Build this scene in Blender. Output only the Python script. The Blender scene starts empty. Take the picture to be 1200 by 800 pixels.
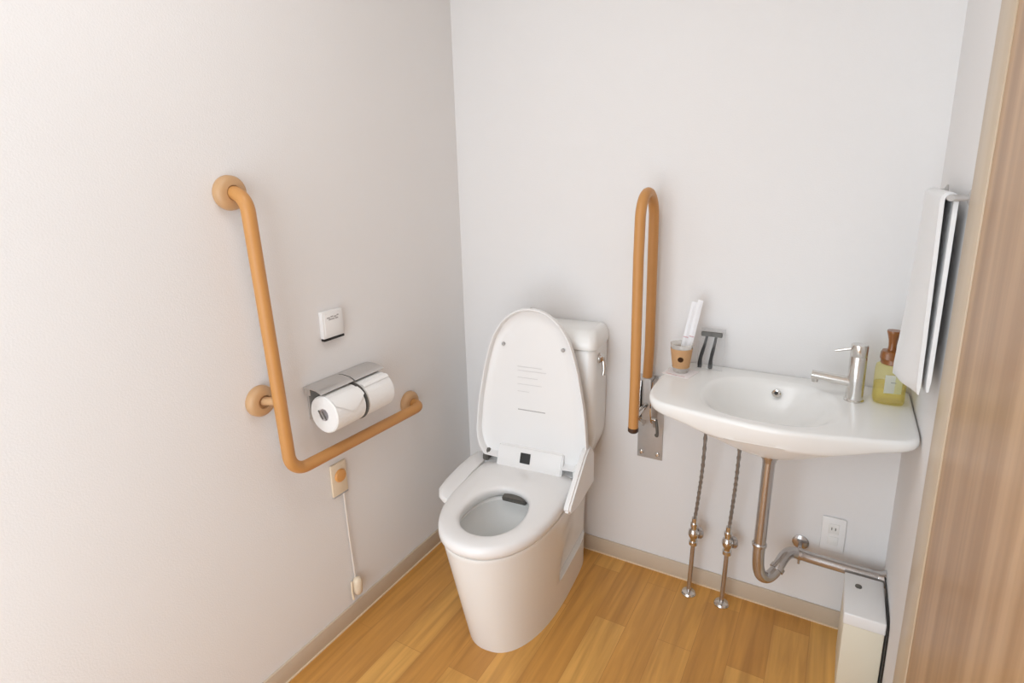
import bpy, bmesh, math, random
from mathutils import Vector, Matrix
random.seed(7)
PI = math.pi
C = bpy.context.scene.collection
W = 1.4616            # room width
YF = -2.30            # front wall, behind the camera
HC = 2.40             # ceiling height

# ------------------------------------------------------------------ materials
def srgb(r, g, b):
    f = lambda c: (c/255/12.92) if c/255 <= .04045 else ((c/255+.055)/1.055)**2.4
    return (f(r), f(g), f(b), 1)

def mat(name, col, rough=.5, metal=0, coat=0, spec=.5, bump=0, bscale=200, trans=0, ior=1.45, var=0, vscale=5, alpha=1, aniso=None):
    m = bpy.data.materials.new(name); m.use_nodes = True
    nt = m.node_tree; b = nt.nodes['Principled BSDF']
    b.inputs['Base Color'].default_value = col
    b.inputs['Roughness'].default_value = rough
    b.inputs['Metallic'].default_value = metal
    b.inputs['Coat Weight'].default_value = coat
    b.inputs['Coat Roughness'].default_value = .08
    b.inputs['Specular IOR Level'].default_value = spec
    b.inputs['Transmission Weight'].default_value = trans
    b.inputs['IOR'].default_value = ior
    b.inputs['Alpha'].default_value = alpha
    tc = nt.nodes.new('ShaderNodeTexCoord')
    n = nt.nodes.new('ShaderNodeTexNoise'); n.inputs['Scale'].default_value = vscale; n.inputs['Detail'].default_value = 4
    nt.links.new(tc.outputs['Object'], n.inputs['Vector'])
    mx = nt.nodes.new('ShaderNodeMix'); mx.data_type = 'RGBA'
    d = max(var, .01)
    mx.inputs[6].default_value = (col[0]*(1-d), col[1]*(1-d), col[2]*(1-d), 1)
    mx.inputs[7].default_value = (min(1, col[0]*(1+d)), min(1, col[1]*(1+d)), min(1, col[2]*(1+d)), 1)
    nt.links.new(n.outputs['Fac'], mx.inputs[0]); nt.links.new(mx.outputs[2], b.inputs['Base Color'])
    if bump:
        n2 = nt.nodes.new('ShaderNodeTexNoise'); n2.inputs['Scale'].default_value = bscale; n2.inputs['Detail'].default_value = 3
        nt.links.new(tc.outputs['Object'], n2.inputs['Vector'])
        bp = nt.nodes.new('ShaderNodeBump'); bp.inputs['Strength'].default_value = bump; bp.inputs['Distance'].default_value = .002
        nt.links.new(n2.outputs['Fac'], bp.inputs['Height']); nt.links.new(bp.outputs['Normal'], b.inputs['Normal'])
    return m

M = {}
M['wall'] = mat('wallpaper_white', srgb(232, 229, 227), .85, bump=.25, bscale=260, var=.012, vscale=3)
M['ceil'] = mat('ceiling_white', srgb(236, 234, 230), .9, bump=.2)
M['skirt'] = mat('skirting_taupe', srgb(204, 186, 164), .55, var=.04, vscale=14)
M['skirt_edge'] = mat('skirting_pale_edge', srgb(232, 210, 180), .5)
M['ceramic'] = mat('glazed_ceramic', srgb(241, 240, 237), .26, coat=.15)
M['plastic'] = mat('white_seat_plastic', srgb(238, 236, 234), .28, coat=.2)
M['plastic2'] = mat('white_cover_plastic', srgb(234, 232, 228), .4)
M['beige'] = mat('cream_panel', srgb(226, 218, 198), .45)
M['chrome'] = mat('chrome', srgb(215, 212, 208), .12, metal=1)
M['chrome_d'] = mat('pipe_chrome', srgb(196, 192, 190), .2, metal=.9)
M['braid'] = mat('braided_steel', srgb(150, 144, 138), .35, metal=.6)
M['steel'] = mat('brushed_steel', srgb(190, 186, 183), .38, metal=.4, var=.06, vscale=60)
M['chrome_f'] = mat('faucet_chrome', srgb(222, 219, 215), .2, metal=1)
M['satin'] = mat('satin_steel_lid', srgb(206, 203, 200), .3, metal=.8, var=.03, vscale=40)
M['dark'] = mat('dark_plastic', srgb(38, 36, 34), .4)
M['grey'] = mat('grey_plastic', srgb(98, 94, 88), .45)
M['lgrey'] = mat('light_grey_print', srgb(176, 172, 170), .6)
M['black'] = mat('black_cable', srgb(22, 19, 17), .45)
M['paper'] = mat('toilet_tissue', srgb(240, 238, 235), .95, bump=.5, bscale=120)
M['tissue'] = mat('smooth_tissue', srgb(244, 242, 239), .9)
M['card'] = mat('paper_card', srgb(236, 229, 228), .85, var=.02)
M['print'] = mat('faint_grey_print', srgb(220, 218, 216), .6)
M['pink'] = mat('pink_print', srgb(206, 160, 165), .7)
M['kraft'] = mat('kraft_paper', srgb(196, 152, 108), .75, var=.08, vscale=80)
M['kraftd'] = mat('kraft_print', srgb(92, 58, 30), .7)
M['button'] = mat('orange_button', srgb(222, 160, 92), .4)
M['callp'] = mat('cream_call_plate', srgb(232, 214, 188), .35)
M['pump'] = mat('caramel_pump_plastic', srgb(138, 84, 38), .3, coat=.3, var=.06, vscale=50)
M['cord'] = mat('white_cord', srgb(226, 216, 206), .8, bump=.5, bscale=900)
M['towel'] = mat('white_terry', srgb(251, 250, 249), .95, bump=1.0, bscale=700)
M['bar'] = mat('tan_vinyl_grip', srgb(198, 142, 82), .42, bump=.15, bscale=500, var=.05, vscale=25)
M['flange'] = mat('tan_moulded_cap', srgb(196, 156, 114), .4, var=.04, vscale=25)
M['cap'] = mat('dark_brown_cap', srgb(70, 44, 24), .45)
M['label'] = mat('bottle_label', srgb(240, 240, 232), .5)

def glassy(name, col, rough, mixf, dens=None):
    m = bpy.data.materials.new(name); m.use_nodes = True; nt = m.node_tree
    b = nt.nodes['Principled BSDF']; out = nt.nodes['Material Output']
    b.inputs['Base Color'].default_value = col; b.inputs['Roughness'].default_value = rough
    tr = nt.nodes.new('ShaderNodeBsdfTransparent'); tr.inputs['Color'].default_value = col
    n = nt.nodes.new('ShaderNodeTexNoise'); n.inputs['Scale'].default_value = 40
    ma = nt.nodes.new('ShaderNodeMath'); ma.operation = 'MULTIPLY_ADD'
    ma.inputs[1].default_value = .08; ma.inputs[2].default_value = mixf-.04
    nt.links.new(n.outputs['Fac'], ma.inputs[0])
    mx = nt.nodes.new('ShaderNodeMixShader'); nt.links.new(ma.outputs[0], mx.inputs[0])
    nt.links.new(tr.outputs[0], mx.inputs[1]); nt.links.new(b.outputs[0], mx.inputs[2]); nt.links.new(mx.outputs[0], out.inputs['Surface'])
    return m
M['film'] = glassy('clear_film', (.97, .97, .97, 1), .4, .10)
M['wrap'] = glassy('frosted_wrapper', (.93, .92, .93, 1), .4, .82)
M['cupglass'] = glassy('clear_cup', (.95, .93, .9, 1), .08, .3)
M['bottle'] = glassy('yellow_bottle', srgb(252, 248, 214), .08, .15)
M['soap'] = glassy('yellow_soap', srgb(250, 240, 160), .1, .22)

def wood_floor():
    m = bpy.data.materials.new('wood_floor'); m.use_nodes = True; nt = m.node_tree; N = nt.nodes.new; L = nt.links.new
    b = nt.nodes['Principled BSDF']
    tc = N('ShaderNodeTexCoord'); mp = N('ShaderNodeMapping'); mp.inputs['Rotation'].default_value = (0, 0, PI/2); mp.inputs['Location'].default_value = (.31, .022, 0)
    L(tc.outputs['Object'], mp.inputs['Vector'])
    br = N('ShaderNodeTexBrick'); br.offset = .37; br.offset_frequency = 2; br.squash = 1
    br.inputs['Scale'].default_value = 1; br.inputs['Brick Width'].default_value = .62; br.inputs['Row Height'].default_value = .101
    br.inputs['Mortar Size'].default_value = .0007; br.inputs['Mortar Smooth'].default_value = .2
    br.inputs['Color1'].default_value = (0, 0, 0, 1); br.inputs['Color2'].default_value = (1, 1, 1, 1); br.inputs['Mortar'].default_value = (.1, .1, .1, 1)
    L(mp.outputs[0], br.inputs['Vector'])
    ramp = N('ShaderNodeValToRGB'); e = ramp.color_ramp.elements
    e[0].position = 0; e[0].color = srgb(202, 144, 70); e[1].position = 1; e[1].color = srgb(228, 174, 94)
    x = ramp.color_ramp.elements.new(.45); x.color = srgb(216, 158, 79)
    L(br.outputs['Color'], ramp.inputs[0])
    mp2 = N('ShaderNodeMapping'); mp2.inputs['Scale'].default_value = (26, 1.6, 1)
    L(tc.outputs['Object'], mp2.inputs['Vector'])
    n = N('ShaderNodeTexNoise'); n.inputs['Scale'].default_value = 1.5; n.inputs['Detail'].default_value = 6; n.inputs['Distortion'].default_value = .6
    L(mp2.outputs[0], n.inputs['Vector'])
    r2 = N('ShaderNodeValToRGB'); r2.color_ramp.elements[0].position = .3; r2.color_ramp.elements[0].color = (.74, .70, .66, 1)
    r2.color_ramp.elements[1].position = .7; r2.color_ramp.elements[1].color = (1.08, 1.08, 1.08, 1)
    L(n.outputs['Fac'], r2.inputs[0])
    mx = N('ShaderNodeMix'); mx.data_type = 'RGBA'; mx.blend_type = 'MULTIPLY'; mx.inputs[0].default_value = 1
    L(ramp.outputs[0], mx.inputs[6]); L(r2.outputs[0], mx.inputs[7])
    m2 = N('ShaderNodeMix'); m2.data_type = 'RGBA'; L(br.outputs['Fac'], m2.inputs[0]); L(mx.outputs[2], m2.inputs[6]); m2.inputs[7].default_value = srgb(180, 124, 62)
    L(m2.outputs[2], b.inputs['Base Color'])
    b.inputs['Roughness'].default_value = .42; b.inputs['Coat Weight'].default_value = .15; b.inputs['Coat Roughness'].default_value = .3
    bp = N('ShaderNodeBump'); bp.inputs['Strength'].default_value = .12; bp.inputs['Distance'].default_value = .001; L(n.outputs['Fac'], bp.inputs['Height']); L(bp.outputs[0], b.inputs['Normal'])
    return m
M['floor'] = wood_floor()

def wood_door(name, dark, light, sy=13.):
    m = bpy.data.materials.new(name); m.use_nodes = True; nt = m.node_tree; N = nt.nodes.new; L = nt.links.new
    b = nt.nodes['Principled BSDF']
    tc = N('ShaderNodeTexCoord'); mp = N('ShaderNodeMapping'); mp.inputs['Scale'].default_value = (1, sy, .35)
    L(tc.outputs['Object'], mp.inputs['Vector'])
    n = N('ShaderNodeTexNoise'); n.inputs['Scale'].default_value = 1.6; n.inputs['Detail'].default_value = 5; n.inputs['Distortion'].default_value = .3
    L(mp.outputs[0], n.inputs['Vector'])
    r = N('ShaderNodeValToRGB'); r.color_ramp.elements[0].position = .36; r.color_ramp.elements[0].color = dark
    r.color_ramp.elements[1].position = .64; r.color_ramp.elements[1].color = light
    L(n.outputs['Fac'], r.inputs[0]); L(r.outputs[0], b.inputs['Base Color'])
    b.inputs['Roughness'].default_value = .35
    return m
M['door'] = wood_door('door_wood', srgb(168, 126, 84), srgb(200, 160, 118))
M['casing'] = wood_door('casing_wood', srgb(190, 168, 140), srgb(204, 184, 158), 6)

# ------------------------------------------------------------------ mesh helpers
def smooth(bm, ang=35):
    for f in bm.faces: f.smooth = True
    for e in bm.edges:
        if len(e.link_faces) == 2:
            e.smooth = e.calc_face_angle(0) < math.radians(ang)
    return bm

def obj(name, bm, m, parent=None, ang=35, label=None):
    bmesh.ops.recalc_face_normals(bm, faces=bm.faces)
    smooth(bm, ang)
    me = bpy.data.meshes.new(name); bm.to_mesh(me); bm.free()
    o = bpy.data.objects.new(name, me); C.objects.link(o)
    me.materials.append(m if not isinstance(m, str) else M[m])
    if parent: o.parent = parent
    if label: o['label'] = label
    return o

def thing(name, label, cat, loc=(0, 0, 0), rz=0, group=None):
    o = bpy.data.objects.new(name, None); C.objects.link(o); o.empty_display_size = .05
    o.location = loc; o.rotation_euler = (0, 0, rz); o['label'] = label; o['category'] = cat
    if group: o['group'] = group
    return o

def tag(o, label, cat, group=None):
    o['label'] = label; o['category'] = cat
    if group: o['group'] = group
    return o

def struct(name, bm, m, label=None, parent=None):
    o = obj(name, bm, m, parent)
    if not parent: o['kind'] = 'structure'
    if label: o['label'] = label
    return o

def box(x0, x1, y0, y1, z0, z1, bev=0, seg=2, bm=None, mtx=None):
    t = bmesh.new()
    bmesh.ops.create_cube(t, size=1)
    for v in t.verts:
        v.co = Vector(((x0+x1)/2+v.co.x*(x1-x0), (y0+y1)/2+v.co.y*(y1-y0), (z0+z1)/2+v.co.z*(z1-z0)))
    if bev: bmesh.ops.bevel(t, geom=list(t.edges), offset=bev, segments=seg, profile=.5, affect='EDGES')
    if mtx: t.transform(mtx)
    return merge(bm, t)

def merge(bm, t):
    if bm is None: return t
    me = bpy.data.meshes.new('tmp'); t.to_mesh(me); t.free(); bm.from_mesh(me); bpy.data.meshes.remove(me)
    return bm

def loft(rings, cap0=True, cap1=True, closed=True, bm=None):
    t = bmesh.new(); R = [[t.verts.new(p) for p in r] for r in rings]; n = len(rings[0])
    for a, b in zip(R, R[1:]):
        for i in range(n if closed else n-1):
            j = (i+1) % n
            t.faces.new((a[i], a[j], b[j], b[i]))
    if cap0: t.faces.new(R[0][::-1])
    if cap1: t.faces.new(R[-1])
    return merge(bm, t)

def catmull(P, n=8):
    P = [Vector(p) for p in P]; out = []
    Q = [P[0]*2-P[1]]+P+[P[-1]*2-P[-2]]
    for i in range(1, len(Q)-2):
        a, b, c, d = Q[i-1:i+3]
        for k in range(n):
            t = k/n
            out.append(.5*((2*b)+(c-a)*t+(2*a-5*b+4*c-d)*t*t+(3*b-a-3*c+d)*t**3))
    out.append(P[-1]); return out

def fillet(P, r, n=8):
    """polyline with rounded corners"""
    P = [Vector(p) for p in P]; out = [P[0]]
    for i in range(1, len(P)-1):
        a, b, c = P[i-1], P[i], P[i+1]
        u = (a-b).normalized(); v = (c-b).normalized(); ang = u.angle(v)
        rr = r[i-1] if isinstance(r, (list, tuple)) else r
        d = min(rr/math.tan(ang/2), (a-b).length*.98, (c-b).length*.98); rad = d*math.tan(ang/2)
        cen = b+(u+v).normalized()*(rad/math.sin(ang/2))
        s = b+u*d-cen; e = b+v*d-cen; th = s.angle(e); ax = s.cross(e).normalized()
        for k in range(n+1): out.append(cen+Matrix.Rotation(th*k/n, 3, ax) @ s)
    out.append(P[-1]); return out

def tube(path, r, n=20, caps=True, bm=None):
    P = [Vector(p) for p in path]; m = len(P)
    T = [(P[min(i+1, m-1)]-P[max(i-1, 0)]).normalized() for i in range(m)]
    ref = Vector((0, 0, 1)) if abs(T[0].z) < .9 else Vector((1, 0, 0))
    nx = T[0].cross(ref).normalized(); rings = []
    for i in range(m):
        if i:
            nx = (nx-T[i]*nx.dot(T[i])).normalized()
        ny = T[i].cross(nx); rr = r[i] if isinstance(r, (list, tuple)) else r
        rings.append([P[i]+(nx*math.cos(2*PI*k/n)+ny*math.sin(2*PI*k/n))*rr for k in range(n)])
    return loft(rings, caps, caps, bm=bm)

def lathe(prof, origin=(0, 0, 0), axis=(0, 0, 1), n=32, bm=None, caps=True):
    """prof: list of (radius, height) along axis"""
    ax = Vector(axis).normalized(); q = Vector((0, 0, 1)).rotation_difference(ax); o = Vector(origin)
    rings = [[o+q @ Vector((max(r, 1e-5)*math.cos(2*PI*k/n), max(r, 1e-5)*math.sin(2*PI*k/n), h)) for k in range(n)] for r, h in prof]
    return loft(rings, caps, caps, bm=bm)

def sstep(a, b, x):
    t = max(0, min(1, (x-a)/(b-a))); return t*t*(3-2*t)

def sup(ang, a, b, e):
    c, s = math.cos(ang), math.sin(ang)
    return (math.copysign(abs(c)**(2/e), c)*a, math.copysign(abs(s)**(2/e), s)*b)

# ------------------------------------------------------------------ room shell
T = .1
struct('floor', box(-T, W+T, YF-T, T, -.1, 0), 'floor', 'light oak wood plank floor')
struct('ceiling', box(-T, W+T, YF-T, T, HC, HC+.1), 'ceil')
struct('wall_left', box(-T, 0, YF-T, T, 0, HC), 'wall', 'plain white wallpapered wall holding the grab bar')
struct('wall_back', box(0, W, 0, T, 0, HC), 'wall', 'plain white wallpapered wall behind the toilet and basin')
struct('wall_right', box(W, W+T, YF-T, T, 0, HC), 'wall', 'white wall between the basin and the wooden door')
# front wall with a doorway left open (daylight enters here)
fw = box(0, .12, YF-T, YF, 0, HC); box(1.22, W, YF-T, YF, 0, HC, bm=fw); box(.12, 1.22, YF-T, YF, 2.05, HC, bm=fw)
struct('wall_front', fw, 'wall')

def skirting(axis):
    bm = box(0, .007, -1.9, 0, .0, .060, .0015) if axis == 'y' else box(.0, 1.3815, -.007, 0, 0, .060, .0015)
    return bm
b1 = struct('baseboard_left', skirting('y'), 'skirt', 'taupe baseboard along the left wall')
b2 = struct('baseboard_back', skirting('x'), 'skirt', 'taupe baseboard along the back wall')
struct('trim_1', box(.007, .0105, -1.9, -.007, 0, .004), 'skirt_edge', 'pale strip where left baseboard meets floor')
struct('trim_2', box(.0105, 1.3815, -.0105, -.007, 0, .004), 'skirt_edge', 'pale strip where back baseboard meets floor')
struct('baseboard_right', box(W-.007, W, -.50, -.30, 0, .06, .0015), 'skirt')
CX = W-.012
struct('trim_3', box(CX, W, -.632, -.511, 0, 2.25, .0012), 'casing', 'pale beige wood casing beside the door')
struct('gap_shade_strip', box(W-.0015, W, -.5112, -.509, 0, 2.25), 'dark', 'thin dark strip painted as the shadow gap where casing meets wall')  # solid dark strip stands in for the shade line beside the casing
struct('door_1', box(CX+.0025, W, -1.75, -.633, .004, 2.25, .001), 'door', 'wood grain sliding door at the right edge')

# ------------------------------------------------------------------ toilet
NT = 72
toilet = thing('toilet', 'white ceramic toilet with open lid and electric bidet seat in the corner', 'toilet', (.397, 0, 0), math.radians(5))
def egg(w, vc, af, ab, z, ef=2.2, eb=4., mod=None):
    out = []
    for k in range(NT):
        a = 2*PI*k/NT
        # angle 0 = front
        if math.cos(a) >= 0: v, u = sup(a, af, w, ef)
        else: v, u = sup(a, ab, w, eb)
        if mod: u = mod(u, vc+v)
        out.append(Vector((u, -(vc+v), z)))
    return out
def lerp(a, b, t): return a+(b-a)*t
def base_ring(z):
    t = z/.385
    w = lerp(.146, .173, t**1.3); vc = lerp(.25, .40, t); tip = lerp(.600, .700, t**.95); vb = lerp(.035, .035, t)
    ef = lerp(2.35, 2.15, t)
    def mod(u, v):
        if z > .118:
            k = (1-sstep(.33, .37, v+.9*max(0, z-.20)))*(1-sstep(.30, .375, z))
            # upper body behind the ledge is narrower
            lim = lerp(.133, .143, sstep(.12, .34, z)); au = abs(u)
            if au > lim: au = lerp(au, lim+(au-lim)*.05, k)
            u = math.copysign(au, u)
        return u
    return egg(w, vc, tip-vc, vc-vb, z, ef, 5., mod)
zs = [0, .004, .03, .06, .09, .110, .118, .1185, .135, .16, .19, .22, .25, .28, .31, .335, .355, .372, .381]
rings = [base_ring(z) for z in zs]
r0 = base_ring(.385)
def scale_ring(r, s, dz, c=(0, -.45)):
    return [Vector((p.x*s+c[0]*(1-s), c[1]+(p.y-c[1])*s, p.z+dz)) for p in r]
rings += [scale_ring(r0, .992, .001), scale_ring(r0, .97, .003)]
# rim inside and the bowl itself
def bowl(w, vf, vb, z):
    vc = (vf+vb)/2+.02; return egg(w, vc, vf-vc, vc-vb, z, 2.1, 2.3)
rings += [bowl(.112, .655, .375, .388), bowl(.104, .648, .382, .380), bowl(.108, .652, .378, .355), bowl(.104, .645, .385, .33), bowl(.088, .61, .405, .285), bowl(.066, .565, .42, .24), bowl(.048, .53, .425, .20), bowl(.04, .51, .425, .16)]
obj('bowl', loft(rings), 'ceramic', toilet, 40)
obj('bowl_water', loft([bowl(.056, .548, .421, .221), bowl(.056, .548, .421, .2212)]), glassy('water', (.93, .95, .96, 1), .02, .25), toilet)

# tank
def tank_ring(z, hw, v0, v1, r=.03):
    out = []; n = 9
    rf = min(r, hw*.9)
    for cx, cy, a0 in ((hw-rf, v1-rf, 0), (-(hw-rf), v1-rf, PI/2), (-(hw-.01), v0+.01, PI), (hw-.01, v0+.01, 3*PI/2)):
        rr = rf if cy > (v0+v1)/2 else .01
        for k in range(n):
            a = a0+PI/2*k/(n-1); out.append(Vector((.026+(cx+rr*math.cos(a))*.88, -(cy+rr*math.sin(a)), z)))
    return out
tr = [tank_ring(.386, .125, .03, .12), tank_ring(.40, .135, .03, .13), tank_ring(.44, .158, .025, .145), tank_ring(.50, .186, .02, .16), tank_ring(.53, .192, .02, .165), tank_ring(.60, .194, .02, .17), tank_ring(.835, .197, .02, .174), tank_ring(.840, .194, .022, .170)]
obj('tank', loft(tr), 'ceramic', toilet, 40)
tl = [tank_ring(.841, .196, .018, .174), tank_ring(.844, .202, .015, .182), tank_ring(.855, .203, .014, .184), tank_ring(.872, .200, .014, .180), tank_ring(.888, .192, .016, .165), tank_ring(.897, .184, .02, .150), tank_ring(.900, .172, .028, .136)]
obj('tank_lid', loft(tl), 'ceramic', toilet, 40)
lv = lathe([(.001, 0), (.017, 0), (.018, .004), (.018, .009), (.013, .013), (.010, .02), (.001, .021)], (.196, -.125, .805), (1, 0, 0))
tube(catmull([(.212, -.125, .807), (.216, -.126, .79), (.219, -.132, .768), (.218, -.138, .752)], 5), [.0075]*5+[.007]*5+[.006]*5+[.0055], 14, bm=lv)
obj('flush_lever', lv, 'chrome', toilet, 40, 'chrome flush lever on the tank side')

# seat (annulus)
def so(w, tip, vb, z): # seat outline
    vc = .43; return egg(w, vc, tip-vc, vc-vb, z, 2.15, 7.)
def si(w, vf, vb, z):
    vc = (vf+vb)/2+.01; return egg(w, vc, vf-vc, vc-vb, z, 2.1, 2.2)
sr = [si(.100, .655, .372, .391), so(.164, .690, .245, .391), so(.171, .701, .242, .3925), so(.1755, .7075, .24, .399), so(.1755, .7075, .24, .412), so(.1735, .7055, .24, .420), so(.169, .7010, .241, .4255), so(.162, .694, .245, .4285), so(.145, .683, .27, .4305), so(.118, .668, .34, .4305), si(.103, .652, .376, .4290), si(.096, .643, .386, .425), si(.093, .639, .390, .417), si(.096, .645, .384, .400), si(.100, .655, .372, .391)]
bm = loft(sr, False, False); bmesh.ops.remove_doubles(bm, verts=bm.verts, dist=1e-5)
obj('seat', bm, 'plastic', toilet, 50)

# bidet unit behind the seat
unit = bmesh.new(); unit.free()
def prism(poly, x0, x1, bev=0, bm=None, seg=2):
    t = loft([[Vector((x0, -v, z)) for v, z in poly], [Vector((x1, -v, z)) for v, z in poly]])
    if bev: bmesh.ops.bevel(t, geom=list(t.edges), offset=bev, segments=seg, affect='EDGES')
    return merge(bm, t)
un = prism([(.182, .388), (.266, .388), (.270, .430), (.248, .488), (.240, .496), (.222, .496), (.182, .44)], -.118, .118, .004)
un = prism([(.182, .388), (.255, .388), (.255, .425), (.228, .43), (.182, .43)], -.195, .195, .004, bm=un)
u_ = obj('bidet_unit', un, 'plastic', toilet, 30)
obj('sensor_window', prism([(.2610, .448), (.2655, .4495), (.2530, .4815), (.2480, .480)], -.032, .004, .0008), 'dark', u_, label='small dark sensor window')
# control arms
def arm(sign, pts, x0, x1, ztop, lean=0):
    pass
# left arm: low wing with rounded tip
la = []
for v, a, b, z in [(.20, -.172, -.230, .428), (.26, -.172, -.234, .434), (.34, -.172, -.236, .434), (.42, -.170, -.234, .430), (.465, -.168, -.228, .427), (.490, -.168, -.212, .423), (.502, -.170, -.195, .418)]:
    la.append([Vector((a, -v, .398)), Vector((b+.006, -v, .398)), Vector((b, -v, .405)), Vector((b, -v, z-.010)), Vector((b+.006, -v, z-.003)), Vector((b+.016, -v, z)), Vector((a, -v, z-.006))])
obj('control_arm', loft(la), 'plastic', toilet, 50, 'control wing on the side by the left wall')
ra = prism([(.185, .390), (.185, .50), (.215, .535), (.245, .540), (.275, .528), (.425, .432), (.432, .418), (.420, .402), (.345, .388)], .184, .206, .006, seg=3)
obj('side_cover', ra, 'plastic', toilet, 40, 'tapering side cover facing the handrail')
obj('spray_nozzle', prism([(.372, .386), (.404, .386), (.407, .401), (.376, .4085)], -.032, .050, .003), 'grey', toilet, label='dark grey nozzle shutter inside the bowl')

# open lid, a shallow dish facing the room
def hwid(z):
    P = [(.452, .170), (.47, .186), (.50, .197), (.54, .2005), (.60, .196), (.66, .189), (.72, .178), (.78, .166), (.84, .150), (.88, .135), (.92, .112), (.95, .083), (.968, .052), (.978, .022)]
    for (a, b), (c, d) in zip(P, P[1:]):
        if z <= c: return b+(d-b)*(z-a)/(c-a)
    return 0
zz = [.452, .46, .48, .51, .54, .58, .62, .66, .70, .74, .78, .82, .85, .88, .905, .925, .943, .957, .968, .975, .9785]
outl = [(hwid(z), z) for z in zz]+[(0, .981)]+[(-hwid(z), z) for z in reversed(zz)]
outl += [(-.17+.34*k/8, .450) for k in range(1, 8)]
def lid_ring(s, dv, off=0):
    out = []
    for u, z in outl:
        zc = .66; uu = u*(1-s/.19) if abs(u) > 1e-6 else 0; z2 = zc+(z-zc)*(1-s/.30)
        # side walls grow deeper towards the hinge
        k = 1-(z-.45)/.53
        out.append(Vector((uu, -(.197+.022*k+dv*(1+.35*k)), z2)))
    return out
lr = [lid_ring(.03, 0), lid_ring(.012, .001), lid_ring(.004, .007), lid_ring(0, .016), lid_ring(0, .026), lid_ring(.0015, .030), lid_ring(.005, .030), lid_ring(.008, .026), lid_ring(.011, .014), lid_ring(.017, .011), lid_ring(.05, .0115)]
lid = obj('lid', loft(lr), 'plastic', toilet, 40)
def lidv(z, dv): 
    k = 1-(z-.45)/.53; return -(.197+.022*k+dv*(1+.35*k))
for u in (-.103, .108):
    obj('rubber_bumper', lathe([(.001, 0), (.0062, 0), (.0062, .005), (.004, .008), (.001, .009)], (u, lidv(.848, .0105), .848), (0, -1, 0)), 'lgrey', lid)
for z, a, b, hgt in ((.775, -.052, .035, .0022), (.762, -.052, .05, .0016), (.738, -.052, .02, .0014), (.715, -.052, .035, .0014), (.69, -.052, -.01, .0014), (.625, -.05, .048, .0030)):
    obj('instruction_print', box(a, b, lidv(z, .0122), lidv(z, .0112), z, z+hgt), 'print' if z != .625 else 'lgrey', lid)
for s in (-1, 1):
    obj('hinge', prism([(.215, .430), (.262, .430), (.262, .448), (.245, .466), (.215, .470)], s*.165-.010, s*.165+.010, .003), 'grey' if s < 0 else 'plastic2', toilet)

# ------------------------------------------------------------------ L shaped grab bar on the left wall
gb = thing('grab_bar', 'tan L-shaped grab bar screwed to the left wall around the paper holder', 'grab bar', (0, -.93, .65))
inv = Matrix.Translation((0, .93, -.65))
def put(bm, m): bm.transform(m); return bm
XB = .062
path = fillet([(.018, -.9374, 1.3718), (XB, -.930, 1.365), (XB, -.905, .645), (XB, -.365, .6325), (.018, -.3635, .6325)], [.032, .05, .032], 12)
path = fillet([(.010, -.9374, 1.3718), (XB+.002, -.9374, 1.3718), (XB, -.907, .645), (XB, -.3635, .6325), (.010, -.3635, .6325)], [.045, .055, .035], 12)
obj('rail', put(tube(path, .0165, 24), inv), 'bar', gb, 50)
def flange(y, z, r=.040):
    bm = lathe([(.001, .0005), (r, .0005), (r+.001, .004), (r, .014), (r-.005, .021), (r-.012, .024), (.018, .0245), (.0175, .018)], (0, y, z), (1, 0, 0), 40)
    return put(bm, inv)
for y, z in ((-.9374, 1.3718), (-.3635, .6325)): obj('wall_flange', flange(y, z), 'flange', gb, 35)
obj('wall_flange', flange(-.9305, .8484), 'flange', gb, 35)
obj('support_post', put(tube([(.012, -.9305, .8484), (XB, -.916, .852)], .011, 20), inv), 'flange', gb)

# ------------------------------------------------------------------ paper holder and rolls
ph = thing('toilet_paper_holder', 'double toilet paper holder with brushed metal lids on left wall', 'paper holder', (0, -.67, .765))
inv = Matrix.Translation((0, .67, -.765))
obj('back_plate', put(box(.0, .008, -.782, -.556, .735, .838, .003), inv), 'satin', ph)
for s, (y0, y1) in enumerate(((-.795, -.672), (-.667, -.546))):
    pts = [(.004, .8365), (.03, .838), (.055, .8355), (.070, .830), (.0735, .8265)]
    tk = .0025
    poly = [(x, z) for x, z in pts]+[(x-(tk if i == 0 else 0), z-tk) for i, (x, z) in enumerate(reversed(pts))]
    t = loft([[Vector((x, y0, z)) for x, z in poly], [Vector((x, y1, z)) for x, z in poly]])
    obj('lid', put(t, inv), 'satin', ph, 40)
obj('divider', put(lathe([(.001, -.0013), (.0560, -.0013), (.0560, .0013), (.001, .0013)], (.067, -.6695, .764), (0, 1, 0), 40), inv), 'grey', ph)
for y in (-.7915, -.5500):
    obj('holder_arm', put(box(.004, .028, y-.001, y+.001, .815, .834, .0006), inv), 'satin', ph)
for y, d in ((-.790, 1), (-.5515, -1)):
    for x in (.058, .073):
        m_ = Matrix.Translation((x, y, .764)) @ Matrix.Rotation(-.55, 4, 'Y')
        obj('spindle_tab', put(box(-.0022, .0022, -.001, .001, -.014, .014, .0006, mtx=m_), inv), 'grey', ph)
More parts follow.
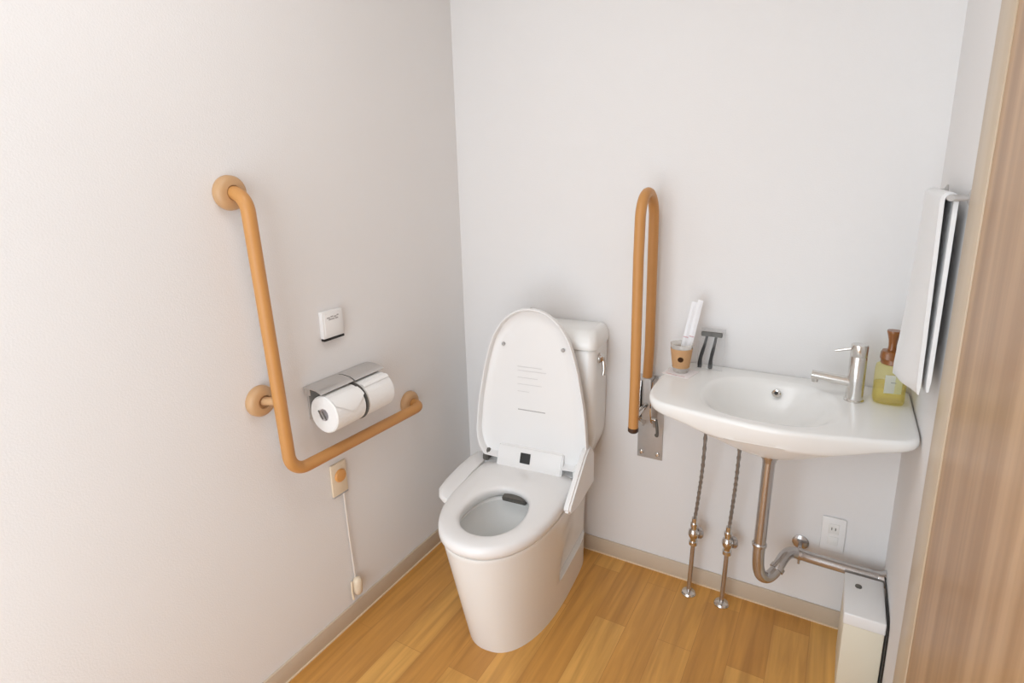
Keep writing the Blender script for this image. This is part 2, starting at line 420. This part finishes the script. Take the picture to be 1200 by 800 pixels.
for i, (y0, lab) in enumerate(((-.7885, 'white toilet paper roll nearer the vertical grab bar, paper folded to a point'), (-.6665, 'white toilet paper roll at the far end nearer the corner'))):
    r = thing('toilet_paper_roll', lab, 'toilet paper', (.067, y0+.0575, .7640), 0, 'toilet paper rolls in the holder')
    h = .0555
    obj('paper', lathe([(.019, -h), (.050, -h), (.0535, -h+.003), (.0545, 0), (.0535, h-.003), (.050, h), (.019, h), (.019, -h)], (0, 0, 0), (0, 1, 0), 48, caps=False), 'paper', r, 40)
    obj('cardboard_core', lathe([(.0188, -h), (.0172, -h), (.0172, h), (.0188, h), (.0188, -h)], (0, 0, 0), (0, 1, 0), 28, caps=False), 'card', r)
    # loose end of the sheet lying on the roll
    a0, a1 = (1.15, -.05) if i == 0 else (1.2, .9)
    rows = []
    for k in range(19):
        t = k/18; a = a0+(a1-a0)*t; hw = (h-.002)*(1 if t < .45 else max(.06, 1-(t-.45)/.55)) if i == 0 else h-.003
        R = .0560+.0016*math.sin(t*3)
        cy = 0 if i else .006*t
        rows.append([Vector((q*math.cos(a), cy+s_*hw, q*math.sin(a))) for q, ss_ in ((R, (-1, -.6, -.2, .2, .6, 1)), (R-.0007, (1, .6, .2, -.2, -.6, -1))) for s_ in ss_])
    t = loft(rows)
    obj('loose_sheet', t, 'tissue', r, 40)

# ------------------------------------------------------------------ small box above the holder
rc = thing('wall_controller', 'small white wall control box with dark lower edge above the paper holder', 'control box', (0, -.675, .99))
obj('housing', box(0, .016, -.038, .038, -.036, .043, .003), 'plastic', rc)
obj('cover', box(.014, .0185, -.032, .030, -.028, .036, .0015), 'plastic', rc)
obj('dark_window', box(.002, .0165, -.0375, .0375, -.0425, -.0355, .001), 'black', rc, label='dark strip along the bottom')
for k, (a, b, z) in enumerate(((-.024, -.012, .0215), (-.010, .0, .0235), (.002, .012, .022), (.013, .020, .0245), (-.018, .004, .0165), (.006, .018, .0165))):
    obj('printed_label', box(.0182, .01865, a, b, z, z+.004), 'lgrey', rc)

# ------------------------------------------------------------------ emergency call button with pull cord
cb = thing('emergency_call_button', 'cream call plate with orange button and white pull cord below the grab bar', 'call button', (0, -.703, .512))
obj('wall_plate', box(0, .008, -.030, .030, -.052, .052, .003), 'callp', cb)
obj('button', lathe([(.001, .007), (.0205, .007), (.021, .011), (.018, .015), (.010, .017), (.001, .0175)], (0, .002, .010), (1, 0, 0), 28), 'button', cb, label='round orange push button')
obj('grey_edge', box(.0, .009, -.029, .029, -.055, -.0515, .001), 'lgrey', cb)
cp = catmull([(.010, .008, -.054), (.010, .009, -.10), (.0095, .012, -.20), (.0095, .016, -.28), (.010, .019, -.362)], 8)
obj('cord', tube(cp, .0030, 8), 'cord', cb)
obj('pull_knob', lathe([(.001, 0), (.006, .0), (.0125, -.006), (.0150, -.018), (.0155, -.034), (.0135, -.052), (.008, -.060), (.001, -.061)], (.0165, .020, -.358), (0, 0, 1), 20), 'callp', cb, 50)
t = tube([(.010, .002, -.366), (.0115, -.001, -.40), (.013, .001, -.428)], .0038, 10)
obj('knob_loop', t, 'callp', cb)

# ------------------------------------------------------------------ fold-up handrail
fr = thing('folding_handrail', 'tan U-shaped handrail folded upright on a steel bracket beside the basin', 'handrail', (.757, 0, .43))
inv = Matrix.Translation((-.757, 0, -.43))
XR = .757
pl = box(.712, .799, -.004, 0, .432, .735, .0015)
obj('wall_plate', put(pl, inv), 'steel', fr)
for x, z in ((.727, .452), (.783, .452), (.727, .475),):
    if z < .46: obj('bolt', put(lathe([(.001, 0), (.008, 0), (.008, .003), (.005, .006), (.001, .0065)], (x, -.004, z), (0, -1, 0), 16), inv), 'chrome', fr)
YN, YO = -.050, -.185
pr_ = []
for k in range(25):
    a = PI*k/24
    pr_.append((XR, (YN+YO)/2+(YN-YO)/2*math.cos(a)*1.0, 1.258+.078*math.sin(a)))
path = [(XR-.004, YN, .742)]+[(XR, YN, z) for z in (.85, 1.0, 1.15)]+pr_+[(XR-.002, YO, z) for z in (1.15, .9, .75)]+[(XR-.004, YO, .622)]
obj('rail', put(tube(path, .0155, 24), inv), 'bar', fr, 50)
obj('end_cap', put(lathe([(.0145, 0), (.0163, -.002), (.0163, -.013), (.013, -.017), (.001, -.0175)], (XR-.004, YO, .623), (0, 0, 1), 24), inv), 'cap', fr, label='dark brown cap on the lower rail end')
# hinge block: two cheek plates, axle and cross bar
for x in (.738, .776):
    poly = [(-.004, .56), (-.03, .56), (-.075, .60), (-.085, .64), (-.08, .70), (-.068, .735), (-.03, .738), (-.004, .72)]
    t = loft([[Vector((x-.002, y, z)) for y, z in poly], [Vector((x+.002, y, z)) for y, z in poly]])
    obj('cheek_plate', put(t, inv), 'chrome', fr)
t = box(.742, .772, -.070, -.030, .60, .745, .004)
obj('hinge_block', put(t, inv), 'steel', fr)
obj('axle', put(tube([(.730, -.05, .685), (.786, -.05, .685)], .009, 16), inv), 'chrome', fr)
obj('lower_pin', put(tube([(.730, -.05, .60), (.786, -.05, .60)], .007, 16), inv), 'chrome', fr)
t = tube(fillet([(XR, YO, .70), (XR, YO, .655), (XR, -.065, .655)], .02), .008, 14)
obj('link_bar', put(t, inv), 'chrome', fr)
t = tube(catmull([(.786, -.05, .60), (.792, -.055, .575), (.792, -.05, .545), (.785, -.04, .54)], 6), .005, 12)
obj('release_hook', put(t, inv), 'grey', fr)

# ------------------------------------------------------------------ basin
ZT = .80
bas = thing('wash_basin', 'wide white ceramic wash basin mounted in the corner beside the door', 'wash basin', (1.14, 0, 0))
inv = Matrix.Translation((-1.14, 0, 0))
outpts = [(.832, -.003), (.829, -.06), (.828, -.14), (.829, -.22), (.833, -.285), (.845, -.335), (.872, -.366), (.92, -.383), (.98, -.393), (1.05, -.405), (1.12, -.413), (1.19, -.414), (1.26, -.402), (1.33, -.384), (1.39, -.366), (1.43, -.352), (1.452, -.335), (1.4585, -.305), (1.4595, -.22), (1.4595, -.12), (1.4595, -.003), (1.35, -.0025), (1.2, -.0025), (1.05, -.0025), (.94, -.0025)]
cx0, cy0 = 1.135, -.225
NB = 144
def resample(P, n):
    P = [Vector((p[0], p[1], 0)) for p in P]
    # densify with linear+light catmull on the curved front, then sample by angle
    D = []
    m = len(P)
    for i in range(m):
        a, b, c, d = P[i-1], P[i], P[(i+1) % m], P[(i+2) % m]
        straight = i >= 19 or i == 0
        for k in range(12):
            t = k/12
            if straight: D.append(b.lerp(c, t))
            else: D.append(.5*((2*b)+(c-a)*t+(2*a-5*b+4*c-d)*t*t+(3*b-a-3*c+d)*t**3))
    out = []
    for k in range(n):
        a = -PI+2*PI*k/n; dx, dy = math.cos(a), math.sin(a); best = None
        for i in range(len(D)):
            p, q = D[i], D[(i+1) % len(D)]
            px, py, qx, qy = p.x-cx0, p.y-cy0, q.x-cx0, q.y-cy0
            den = dx*(qy-py)-dy*(qx-px)
            if abs(den) < 1e-12: continue
            s = (px*(qy-py)-py*(qx-px))/den
            u = (px*dy-py*dx)/den
            if s > 0 and -1e-6 <= u <= 1+1e-6: best = max(best or 0, s)
        out.append((cx0+dx*best, cy0+dy*best))
    return out
OUT = resample(outpts, NB)
def bas_out(inset, z):
    r = []
    for x, y in OUT:
        dx, dy = x-cx0, y-cy0; L = math.hypot(dx, dy); k = (L-inset)/L
        r.append(Vector((cx0+dx*k, min(cy0+dy*k, -.0025), z if not callable(z) else z(cx0+dx*k, cy0+dy*k))))
    return r
def basin_in(s, z):
    # inner dish rim: superellipse, wider at the left, reaching close to the front edge
    r = []
    for k in range(NB):
        a = -PI+2*PI*k/NB; c, sn = math.cos(a), math.sin(a)
        A = .168 if c < 0 else .160; B = .150 if sn < 0 else .158; e = 2.7
        rad = 1/((abs(c)/A)**e+(abs(sn)/B)**e)**(1/e)
        cxx = 1.135-.005*(1-s); cyy = -.225+.03*(1-s)
        r.append(Vector((cxx+c*rad*s, cyy+sn*rad*s, z)))
    return r
GX = [(.80, .05), (.876, .14), (.947, .33), (.996, .60), (1.064, .85), (1.10, .94), (1.14, .985), (1.17, .97), (1.20, .91), (1.274, .64), (1.336, .32), (1.38, .15), (1.427, .06), (1.47, .03)]
def gx(x):
    if x <= GX[0][0]: return GX[0][1]
    for i in range(len(GX)-1):
        (a, b), (c, d) = GX[i], GX[i+1]
        if x <= c:
            p0 = GX[max(i-1, 0)]; p3 = GX[min(i+2, len(GX)-1)]
            m1 = (d-p0[1])/(c-p0[0])*(c-a); m2 = (p3[1]-b)/(p3[0]-a)*(c-a); t = (x-a)/(c-a)
            return (2*t**3-3*t*t+1)*b+(t**3-2*t*t+t)*m1+(-2*t**3+3*t*t)*d+(t**3-t*t)*m2
    return GX[-1][1]
def under(x, y):
    gy = max(0, 1-(abs(y+.2)/(.225 if y < -.2 else .23))**(2.5 if y < -.2 else 2))
    return .7745-.125*gx(x)*gy
br_ = [bas_out(.012, lambda x, y: under(x, y)), ]
seq = []
seq.append([Vector((cx0+(x-cx0)*.02, cy0+(y-cy0)*.02, under(cx0, cy0))) for x, y in OUT])
for s in (.1, .2, .3, .4, .5, .6, .68, .76, .84, .90, .95):
    seq.append([Vector((cx0+(x-cx0)*s, cy0+(y-cy0)*s, under(cx0+(x-cx0)*s, cy0+(y-cy0)*s))) for x, y in OUT])
seq.append(bas_out(.010, lambda x, y: min(.776, under(x, y)+.001))); seq.append(bas_out(.004, lambda x, y: min(.779, under(x, y)+.006))); seq.append(bas_out(.0008, .783)); seq.append(bas_out(.0, .788)); seq.append(bas_out(.0, .792)); seq.append(bas_out(.0015, .7965)); seq.append(bas_out(.005, ZT-.0006)); seq.append(bas_out(.011, ZT))
for s, z in ((1.05, ZT), (1.02, ZT-.0012), (.98, ZT-.004), (.94, ZT-.009), (.89, ZT-.018), (.83, ZT-.030), (.76, ZT-.043), (.67, ZT-.058), (.57, ZT-.073), (.45, ZT-.088), (.32, ZT-.096), (.2, ZT-.101), (.1, ZT-.103), (.02, ZT-.104)):
    seq.append(basin_in(s, z))
obj('basin', put(loft(seq), inv), 'ceramic', bas, 45)
# overflow ring on the rear slope, drain in the bowl
ofs = lathe([(.0052, -.004), (.0112, -.004), (.0118, .002), (.0095, .004), (.0055, .003), (.0052, -.004)], (1.141, -.1010, .7735), (0, -.80, .60), 24, caps=False)
o_ = obj('overflow_ring', put(ofs, inv), 'chrome', bas, 40, 'chrome ring around the overflow hole')
obj('overflow_hole', put(lathe([(.0054, -.003), (.0054, .0022)], (1.141, -.1010, .7735), (0, -.80, .60), 18), inv), 'dark', bas)
obj('drain_plug', put(lathe([(.001, .002), (.018, .002), (.020, .0), (.020, -.004)][::-1], (1.13, -.198, .699), (0, 0, 1), 28), inv), 'chrome', bas)

# faucet
fa = thing('faucet', 'chrome single-lever faucet standing on the right of the basin', 'faucet', (1.328, -.135, ZT))
obj('body', lathe([(.001, .0003), (.0235, .0003), (.0235, .003), (.0205, .006), (.0200, .05), (.0200, .118), (.0195, .121), (.0195, .122), (.0200, .123), (.0200, .150), (.0185, .1525), (.001, .153)], n=40), 'chrome_f', fa, 30)
t = tube([(-.012, 0, .050), (-.06, -.001, .053), (-.103, -.002, .057)], [.0135, .0125, .0115], 24)
sp_ = obj('spout', t, 'chrome_f', fa, 50)
obj('aerator', lathe([(.001, 0), (.008, 0), (.0085, .004), (.0085, .014)], (-.094, -.002, .038), (0, 0, 1), 20), 'chrome', sp_)
t = tube([(-.008, 0, .141), (-.030, -.0008, .136), (-.054, -.0015, .129)], [.0042, .0036, .0034], 12)
obj('lever', t, 'chrome_f', fa, 50)

# ------------------------------------------------------------------ things on the basin
# soap dispenser
sd = thing('soap_dispenser', 'clear yellow foam soap bottle with a caramel brown pump beside the faucet', 'soap dispenser', (1.404, -.104, ZT))
def rsq(w, z, e=4, d=None, n=40):
    return [Vector((*sup(2*PI*k/n, w, d or w, e), z)) for k in range(n)]
obj('bottle', loft([rsq(.028, .0005), rsq(.0335, .003), rsq(.0355, .009), rsq(.0355, .085), rsq(.034, .094), rsq(.029, .100, 3), rsq(.024, .103, 2.2)]), 'bottle', sd, 50)
obj('liquid_soap', loft([rsq(.027, .004), rsq(.0325, .007), rsq(.0335, .012), rsq(.0335, .047), rsq(.0335, .0475)]), 'soap', sd, 50)
lab = [[Vector((-.019+.038*k/6, -.0362, z)) for k in range(7)] for z in (.034, .082)]
t = loft(lab, False, False, False); bmesh.ops.solidify(t, geom=list(t.faces), thickness=.0004)
rm = Matrix.Rotation(math.radians(8), 4, 'Z')
obj('label', put(t, rm), 'label', sd, label='white rectangular label')
obj('label_print', put(box(-.006, .006, -.0372, -.0367, .062, .064), rm), 'lgrey', sd)
obj('collar', lathe([(.024, .1025), (.0265, .104), (.0265, .114), (.025, .117), (.001, .117)][::1], n=36), 'pump', sd)
pu = loft([rsq(.024, .117, 3), rsq(.0235, .130, 3), rsq(.020, .137, 3), rsq(.010, .1385, 2.2), rsq(.0088, .150, 2), rsq(.010, .165, 2), rsq(.0135, .180, 2.2), rsq(.016, .187, 2.4), rsq(.015, .190, 2.4)])
t = tube(catmull([(.004, 0, .128), (.018, .0, .133), (.030, .0, .134), (.034, .0, .124)], 5), .0068, 14)
t.transform(Matrix.Rotation(math.radians(-25), 4, 'Z')); merge(pu, t); pu.transform(Matrix.Translation((-.005, 0, 0)))
obj('pump', pu, 'pump', sd, 40)

# paper coaster, cup, toothbrush packets
co = box(-.042, .042, -.040, .040, 0, .0012, .0004)
o = obj('paper_coaster', co, 'card'); o.location = (.8745, -.118, ZT); o.rotation_euler = (0, 0, math.radians(-12)); tag(o, 'square white paper coaster under the brown sleeved cup', 'coaster')
for a, b, y in ((-.030, -.012, -.033), (-.010, .006, -.0335), (.008, .028, -.033)):
    obj('printed_line', box(a, b, y, y+.0025, .0011, .0014), 'pink', o)
cup = thing('cup', 'clear cup with kraft brown sleeve and dark round emblem at the basin end', 'cup', (.873, -.112, ZT+.0014))
def cr(h): return .0225+(.0335-.0225)*h/.090
pf = [(.001, .0), (cr(0)-.001, .0), (cr(.003), .003), (cr(.088), .088), (cr(.09), .090), (cr(.09)-.0014, .090), (cr(.004)-.0014, .006), (.001, .0055)]
obj('cup_wall', lathe(pf, n=36), 'cupglass', cup, 40)
obj('sleeve', lathe([(cr(.016)+.0003, .016), (cr(.016)+.0009, .016), (cr(.076)+.0009, .076), (cr(.076)+.0003, .076), (cr(.016)+.0003, .016)], n=36, caps=False), 'kraft', cup, 40, 'kraft brown paper sleeve')
# emblem curved on the sleeve
em = []
ang0 = math.radians(-80)
rows = []
for j in range(7):
    h = .046+.0085*math.cos(PI*j/6); wv = .0085*math.sin(PI*j/6)+.0002
    R = cr(h)+.0014
    rows.append([Vector((R*math.cos(ang0+s*wv/R), R*math.sin(ang0+s*wv/R), h)) for s in (-1, -.5, 0, .5, 1)])
t = loft(rows, False, False, False); bmesh.ops.solidify(t, geom=list(t.faces), thickness=.0003)
obj('emblem', t, 'kraftd', cup, label='dark brown round emblem')
tops = ((.896, -.072, 1.012, 'slim wrapped toothbrush in the cup, left of the pair'), (.9125, -.068, 1.018, 'slim wrapped toothbrush in the cup, nearer the faucet of the pair'))
for i, (tx, ty, tz, lb) in enumerate(tops):
    bx, by, bz = .8650+.0160*i, -.112, ZT+.011
    d = Vector((tx-bx, ty-by, tz-bz)); L = d.length
    q = d.to_track_quat('Z', 'Y')
    # keep the packet face towards the room
    zax = d.normalized(); xax = Vector((1, .15, 0)); xax = (xax-zax*xax.dot(zax)).normalized(); yax = zax.cross(xax)
    mt = Matrix((xax, yax, zax)).transposed().to_4x4(); mt.translation = Vector((bx, by, bz))
    tb = thing('wrapped_toothbrush', lb, 'toothbrush', (0, 0, 0)); tb.matrix_world = mt
    obj('wrapper', loft([[Vector((x, y*k, z)) for x, y in ((-.0078, -.001), (0, -.0028), (.0078, -.001), (.0078, .001), (0, .0028), (-.0078, .001))] for z, k in ((0, .3), (.008, .8), (.02, 1), (L-.02, 1), (L-.008, .8), (L, .3))]), 'wrap', tb, 20)
    obj('brush_handle', tube([(0, 0, .012), (0, 0, .08), (0, 0, L-.05), (0, 0, L-.02)], [.0018, .0016, .0012, .0015], 8), 'plastic', tb)
    obj('brush_head', box(-.003, .003, -.0012, .0012, L-.034, L-.012, .0005), 'lgrey', tb)
    obj('pink_band', box(-.0070, .0070, -.0031, .0031, L*.47, L*.47+.0025, .0003), 'pink', tb)

# razors in a clear sleeve, standing against the wall
sx, sy = .9465, -.030
for i, (x0, x1, lb) in enumerate(((.9175, .930, 'black disposable razor in the clear sleeve, nearer the cup'), (.9485, .957, 'black disposable razor in the clear sleeve, farther from the cup'))):
    rz_ = thing('razor', lb, 'razor', (x0, -.060, ZT), 0, 'wrapped razors beside the cup')
    p = catmull([(0, 0, .006), (.001, .004, .035), ((x1-x0)*.7, .016, .075), ((x1-x0), .030, .105)], 6)
    obj('handle', tube(p, [.0062, .0066, .0070, .0070, .0064, .0060, .0056, .0054, .0056, .0056, .0054, .005, .0046, .0044, .0042, .004, .004, .004, .004][:len(p)], 12), 'dark', rz_, 50)
    hx = (x1-x0)
    hd = loft([[Vector((x, y, z)) for y, z in ((.019, .101), (.030, .098), (.037, .104), (.034, .113), (.022, .114))] for x in (hx-.017, hx+.017)])
    bmesh.ops.bevel(hd, geom=list(hd.edges), offset=.0015, segments=2, affect='EDGES')
    obj('razor_head', hd, 'grey', rz_, 40)
rows = []
for z, y, k in ((.0015, -.069, 1), (.010, -.0700, 1), (.06, -.052, 1), (.105, -.037, 1), (.122, -.030, .95)):
    n_ = 12; ring = []
    hw = .0385*k; th = (.0095 if .002 < z < .12 else .002)
    th2 = .014 if .05 < z < .12 else th
    for k2 in range(24):
        a = 2*PI*k2/24; u, v = sup(a, hw, th2, 3)
        ring.append(Vector((u, y+.012+v, z)))
    rows.append(ring)
o = obj('clear_packet', loft(rows), 'film'); o.location = (.9455, 0, ZT); tag(o, 'clear cellophane packet holding the two black razors against the wall', 'packet')

# ------------------------------------------------------------------ water supply pipes
def supply(x, lean, name_label, zt):
    s = thing('water_supply_pipe', name_label, 'pipe', (x, -.066, 0), 0, 'supply pipes under the basin')
    obj('floor_flange', lathe([(.001, .0003), (.024, .0003), (.0245, .003), (.021, .008), (.012, .011), (.0085, .012)], n=32), 'chrome', s)
    obj('riser', tube([(0, 0, .008), (.004, .0, .12), (.0065, 0, .205)], .0075, 18), 'chrome_d', s, 50)
    vb = lathe([(.012, .19), (.0145, .192), (.0145, .204), (.011, .207), (.011, .213), (.016, .221), (.0185, .232), (.016, .244), (.0105, .250), (.0105, .258), (.0125, .259), (.0125, .270), (.0085, .274), (.0085, .29)], (.006, 0, 0), n=24)
    obj('stop_valve', vb, 'chrome', s, 40)
    obj('valve_knob', lathe([(.008, 0), (.0085, .012), (.018, .014), (.019, .022), (.016, .027), (.001, .028)], (.006, .0, .235), (.75, .45, -.08), 24), 'chrome_d', s, 40)
    # braided hose: slim tube with a spiral ridge
    p = [Vector((.007, 0, .284)), Vector((.007+lean*.4, -.018, .40)), Vector((.007+lean*.75, -.040, .52)), Vector((.007+lean, -.060, zt))]
    cpz = catmull(p, 10)
    hb = tube(cpz, .0048, 14)
    for ph_ in (0, PI):
        hp = []
        cz = catmull(p, 40)
        for i, c in enumerate(cz):
            a = i*2*PI/15+ph_; hp.append(c+Vector((math.cos(a), math.sin(a), 0))*.0042)
        tube(hp, .0022, 6, bm=hb)
    obj('braided_hose', hb, 'braid', s, 60)
    return s
supply(.9235, .031, 'chrome supply pipe with valve, nearer the toilet of the pair', .705)
supply(1.0300, .023, 'chrome supply pipe with valve, nearer the drain trap of the pair', .67)

# drain trap
dr = thing('drain_pipe', 'bent chrome drain trap running from under the basin to the right wall', 'drain pipe', (1.14, -.19, .26))
inv = Matrix.Translation((-1.14, .19, -.26))
XD, YD = 1.145, -.19
obj('tail_flange', put(lathe([(.016, .645), (.025, .643), (.026, .636), (.024, .628), (.020, .626), (.0175, .614)], (XD, YD, -.010), n=32), inv), 'chrome_d', dr)
obj('tail_pipe', put(tube([(XD, YD, .625), (XD-.006, YD, .345)], .0165, 24), inv), 'chrome_d', dr, 50)
obj('slip_nut', put(lathe([(.0175, 0), (.020, .001), (.0205, .008), (.018, .012)][::-1], (XD-.0065, YD, .335), n=8*3), inv), 'chrome_d', dr)
path = fillet([(XD-.006, YD, .345), (XD-.004, YD, .215), (1.196, -.125, .200), (1.199, -.062, .262), (1.27, -.060, .256), (W-.004, -.060, .250)], [.032, .034, .03, .01], 10)
path = catmull([(XD-.0065, YD, .340), (XD-.0065, YD, .30), (XD-.004, YD+.003, .262), (1.150, -.184, .236), (1.166, -.168, .225), (1.182, -.146, .233), (1.193, -.122, .250), (1.204, -.098, .264), (1.218, -.078, .267), (1.240, -.064, .261), (1.275, -.060, .256), (1.35, -.060, .254), (1.4606, -.060, .252)], 6)
path = [p for i, p in enumerate(path)]
obj('trap', put(tube(path, .0165, 24), inv), 'chrome_d', dr, 50)
obj('trap_nut', put(lathe([(.0165, -.007), (.0205, -.006), (.0205, .006), (.0165, .007)], (1.188, -.134, .240), (.45, .75, .6), 24), inv), 'chrome_d', dr)
obj('wall_escutcheon', put(lathe([(.0165, -.02), (.0185, -.012), (.024, -.004), (.025, -.0005), (.001, -.0005)], (W, -.060, .252), (1, 0, 0), 28), inv), 'chrome_d', dr)
cl = lathe([(.001, .0), (.0235, .0), (.0235, .003), (.018, .007), (.006, .009), (.0055, .038)], (1.2393, 0, .262), (0, -1, 0), 28)
obj('pipe_clamp', put(cl, inv), 'chrome_d', dr)
obj('clamp_band', put(lathe([(.0168, -.006), (.0185, -.006), (.0185, .006), (.0168, .006), (.0168, -.006)], (1.2405, -.0635, .261), (.97, .1, -.1), 28, caps=False), inv), 'chrome_d', dr)
obj('clamp_screw', put(tube([(1.2405, -.064, .243), (1.2405, -.064, .228)], .0035, 10), inv), 'chrome_d', dr)

# outlet plate on the back wall
ou = thing('wall_outlet', 'white outlet plate on the back wall under the basin', 'outlet', (1.323, 0, .318))
obj('face_plate', box(-.032, .032, -.007, 0, -.056, .056, .003), 'plastic', ou)
obj('socket', box(-.014, .014, -.0088, -.006, .004, .036, .001), 'plastic2', ou)
for x in (-.005, .005): obj('slot', box(x-.0012, x+.0012, -.0092, -.0086, .016, .025), 'grey', ou)
obj('ground_terminal', box(-.014, .014, -.0088, -.006, -.034, -.006, .001), 'plastic2', ou)

# ------------------------------------------------------------------ white cover box and cable
wb = thing('pipe_cover_box', 'white and cream box with grey screw on the floor under the basin', 'box', (1.4075, -.18, 0))
obj('body', box(-.046, .046, -.088, .088, 0, .236, .003), 'beige', wb)
tp = box(-.0475, .0475, -.090, .090, .228, .262, .0035, 3)
obj('lid', tp, 'plastic', wb)
obj('screw', lathe([(.001, 0), (.0085, 0), (.008, .003), (.004, .005), (.001, .0052)], (-.014, .036, .262), n=20), 'grey', wb, label='grey screw on the lid')
cab = catmull([(1.4573, -.045, .265), (1.4578, -.075, .268), (1.4583, -.16, .271), (1.4586, -.235, .271), (1.4590, -.262, .262), (1.4590, -.276, .235), (1.4590, -.280, .15), (1.4590, -.282, .003)], 8)
o = obj('power_cable', tube(cab, .0019, 10), 'black'); tag(o, 'black cable running between the cover box and right wall', 'cable')

# ------------------------------------------------------------------ towel bar and towel
XT = 1.430; ZB = 1.336
tb = thing('towel_bar', 'steel towel bar on the right wall above the basin', 'towel bar', (W, -.29, ZB))
inv = Matrix.Translation((-W, .29, -ZB))
obj('rail', put(tube([(XT, -.455, ZB), (XT, -.125, ZB)], .0058, 16), inv), 'steel', tb)
for y in (-.449, -.131):
    obj('post', put(tube([(XT-.001, y, ZB), (W-.001, y, ZB)], .0062, 16), inv), 'steel', tb)
    obj('wall_disc', put(lathe([(.001, .0), (.015, .0), (.015, .003), (.009, .006)], (W, y, ZB), (-1, 0, 0), 20), inv), 'steel', tb)
NY = 26
def towel_loop(t):
    y = -.438+.268*t; TH = .0075; G = .0070
    zb = .945-.045*t; zb2 = .952-.030*t
    def fr_(k): # centre surface of the room-side layer
        return XT-G-TH/2-.0185*t*k**1.5+.005*k*(1-t)+.0025*math.sin(t*8+.6)*k
    def bk_(k): return min(XT+G+TH/2-.0015*k*(1-t)+.0015*math.sin(t*9+2)*k, W-.008)
    zt = ZB-.004; n = 18; out = []
    for q in range(n+1): # outer face of room layer, upwards
        k = 1-q/n; out.append((fr_(k)-TH/2*(1 if k < 1 else .5), zt+(zb-zt)*k))
    for q in range(1, 10):
        a = PI-PI*q/10; out.append((XT+(G+TH)*math.cos(a), zt+(G+TH)*math.sin(a)))
    for q in range(n+1):
        k = q/n; out.append((bk_(k)+TH/2*(1 if k < 1 else .5), zt+(zb2-zt)*k))
    for q in range(n+1):
        k = 1-q/n; out.append((bk_(k)-TH/2*(1 if k < 1 else .5), zt+(zb2+.0-zt)*k-(.002 if k == 1 else 0)))
    for q in range(1, 8):
        a = PI*q/8; out.append((XT+G*math.cos(a), zt+G*math.sin(a)))
    for q in range(n+1):
        k = q/n; out.append((fr_(k)+TH/2*(1 if k < 1 else .5), zt+(zb-zt)*k-(.002 if k == 1 else 0)))
    return [Vector((x, y-.006*math.sin(3*(zt-z)), z)) for x, z in out]
t = loft([towel_loop(j/(NY-1)) for j in range(NY)])
o = obj('hand_towel', t, 'towel', None, 70); tag(o, 'white folded hand towel hanging over the steel towel bar', 'towel')

# ------------------------------------------------------------------ light
w = bpy.data.worlds.new('World'); bpy.context.scene.world = w; w.use_nodes = True
bg = w.node_tree.nodes['Background']; bg.inputs[0].default_value = (.82, .915, 1, 1); bg.inputs[1].default_value = 6.0
def area(name, loc, rot, sx, sy, power, col, shape='RECTANGLE'):
    l = bpy.data.lights.new(name, 'AREA'); l.shape = shape; l.size = sx; l.size_y = sy; l.energy = power; l.color = col
    o = bpy.data.objects.new(name, l); C.objects.link(o); o.location = loc; o.rotation_euler = rot; return o
a_ = area('daylight_portal', (.67, YF-.05, 1.02), (-PI/2, 0, 0), 1.1, 2.05, 1, (1, 1, 1)); a_.rotation_euler = (PI/2, 0, 0)
a_.data.cycles.is_portal = True
# ceiling lamp
cl_ = thing('ceiling_lamp', 'round white ceiling lamp above the room', 'lamp', (.72, -1.25, HC))
obj('lamp_base', lathe([(.001, 0), (.17, 0), (.17, -.03), (.165, -.032)], n=40), 'plastic', cl_)
area('ceiling_lamp_light', (.72, -1.25, HC-.045), (0, 0, 0), .6, .6, 8.5, (.95, .97, 1), 'DISK')

# ------------------------------------------------------------------ camera
cam = bpy.data.cameras.new('camera'); co_ = bpy.data.objects.new('camera', cam); C.objects.link(co_)
r2 = Vector((0.86639506, 0.49876746, -0.02430274)); u2 = Vector((-0.09635764, 0.21473691, 0.97190702)); f2 = Vector((-0.4899743, 0.83971369, -0.23410706))
mt = Matrix((r2, u2, -f2)).transposed().to_4x4(); mt.translation = Vector((1.26504, -1.79396, 1.4))
co_.matrix_world = mt
cam.sensor_width = 36; cam.lens = 670.7403/1200*36; cam.shift_y = -35.23/1200; cam.clip_start = .02
sc = bpy.context.scene; sc.camera = co_
sc.view_settings.view_transform = 'Standard'; sc.view_settings.look = 'None'; sc.view_settings.gamma = 1
sc.view_settings.use_curve_mapping = False; sc.view_settings.exposure = -.56
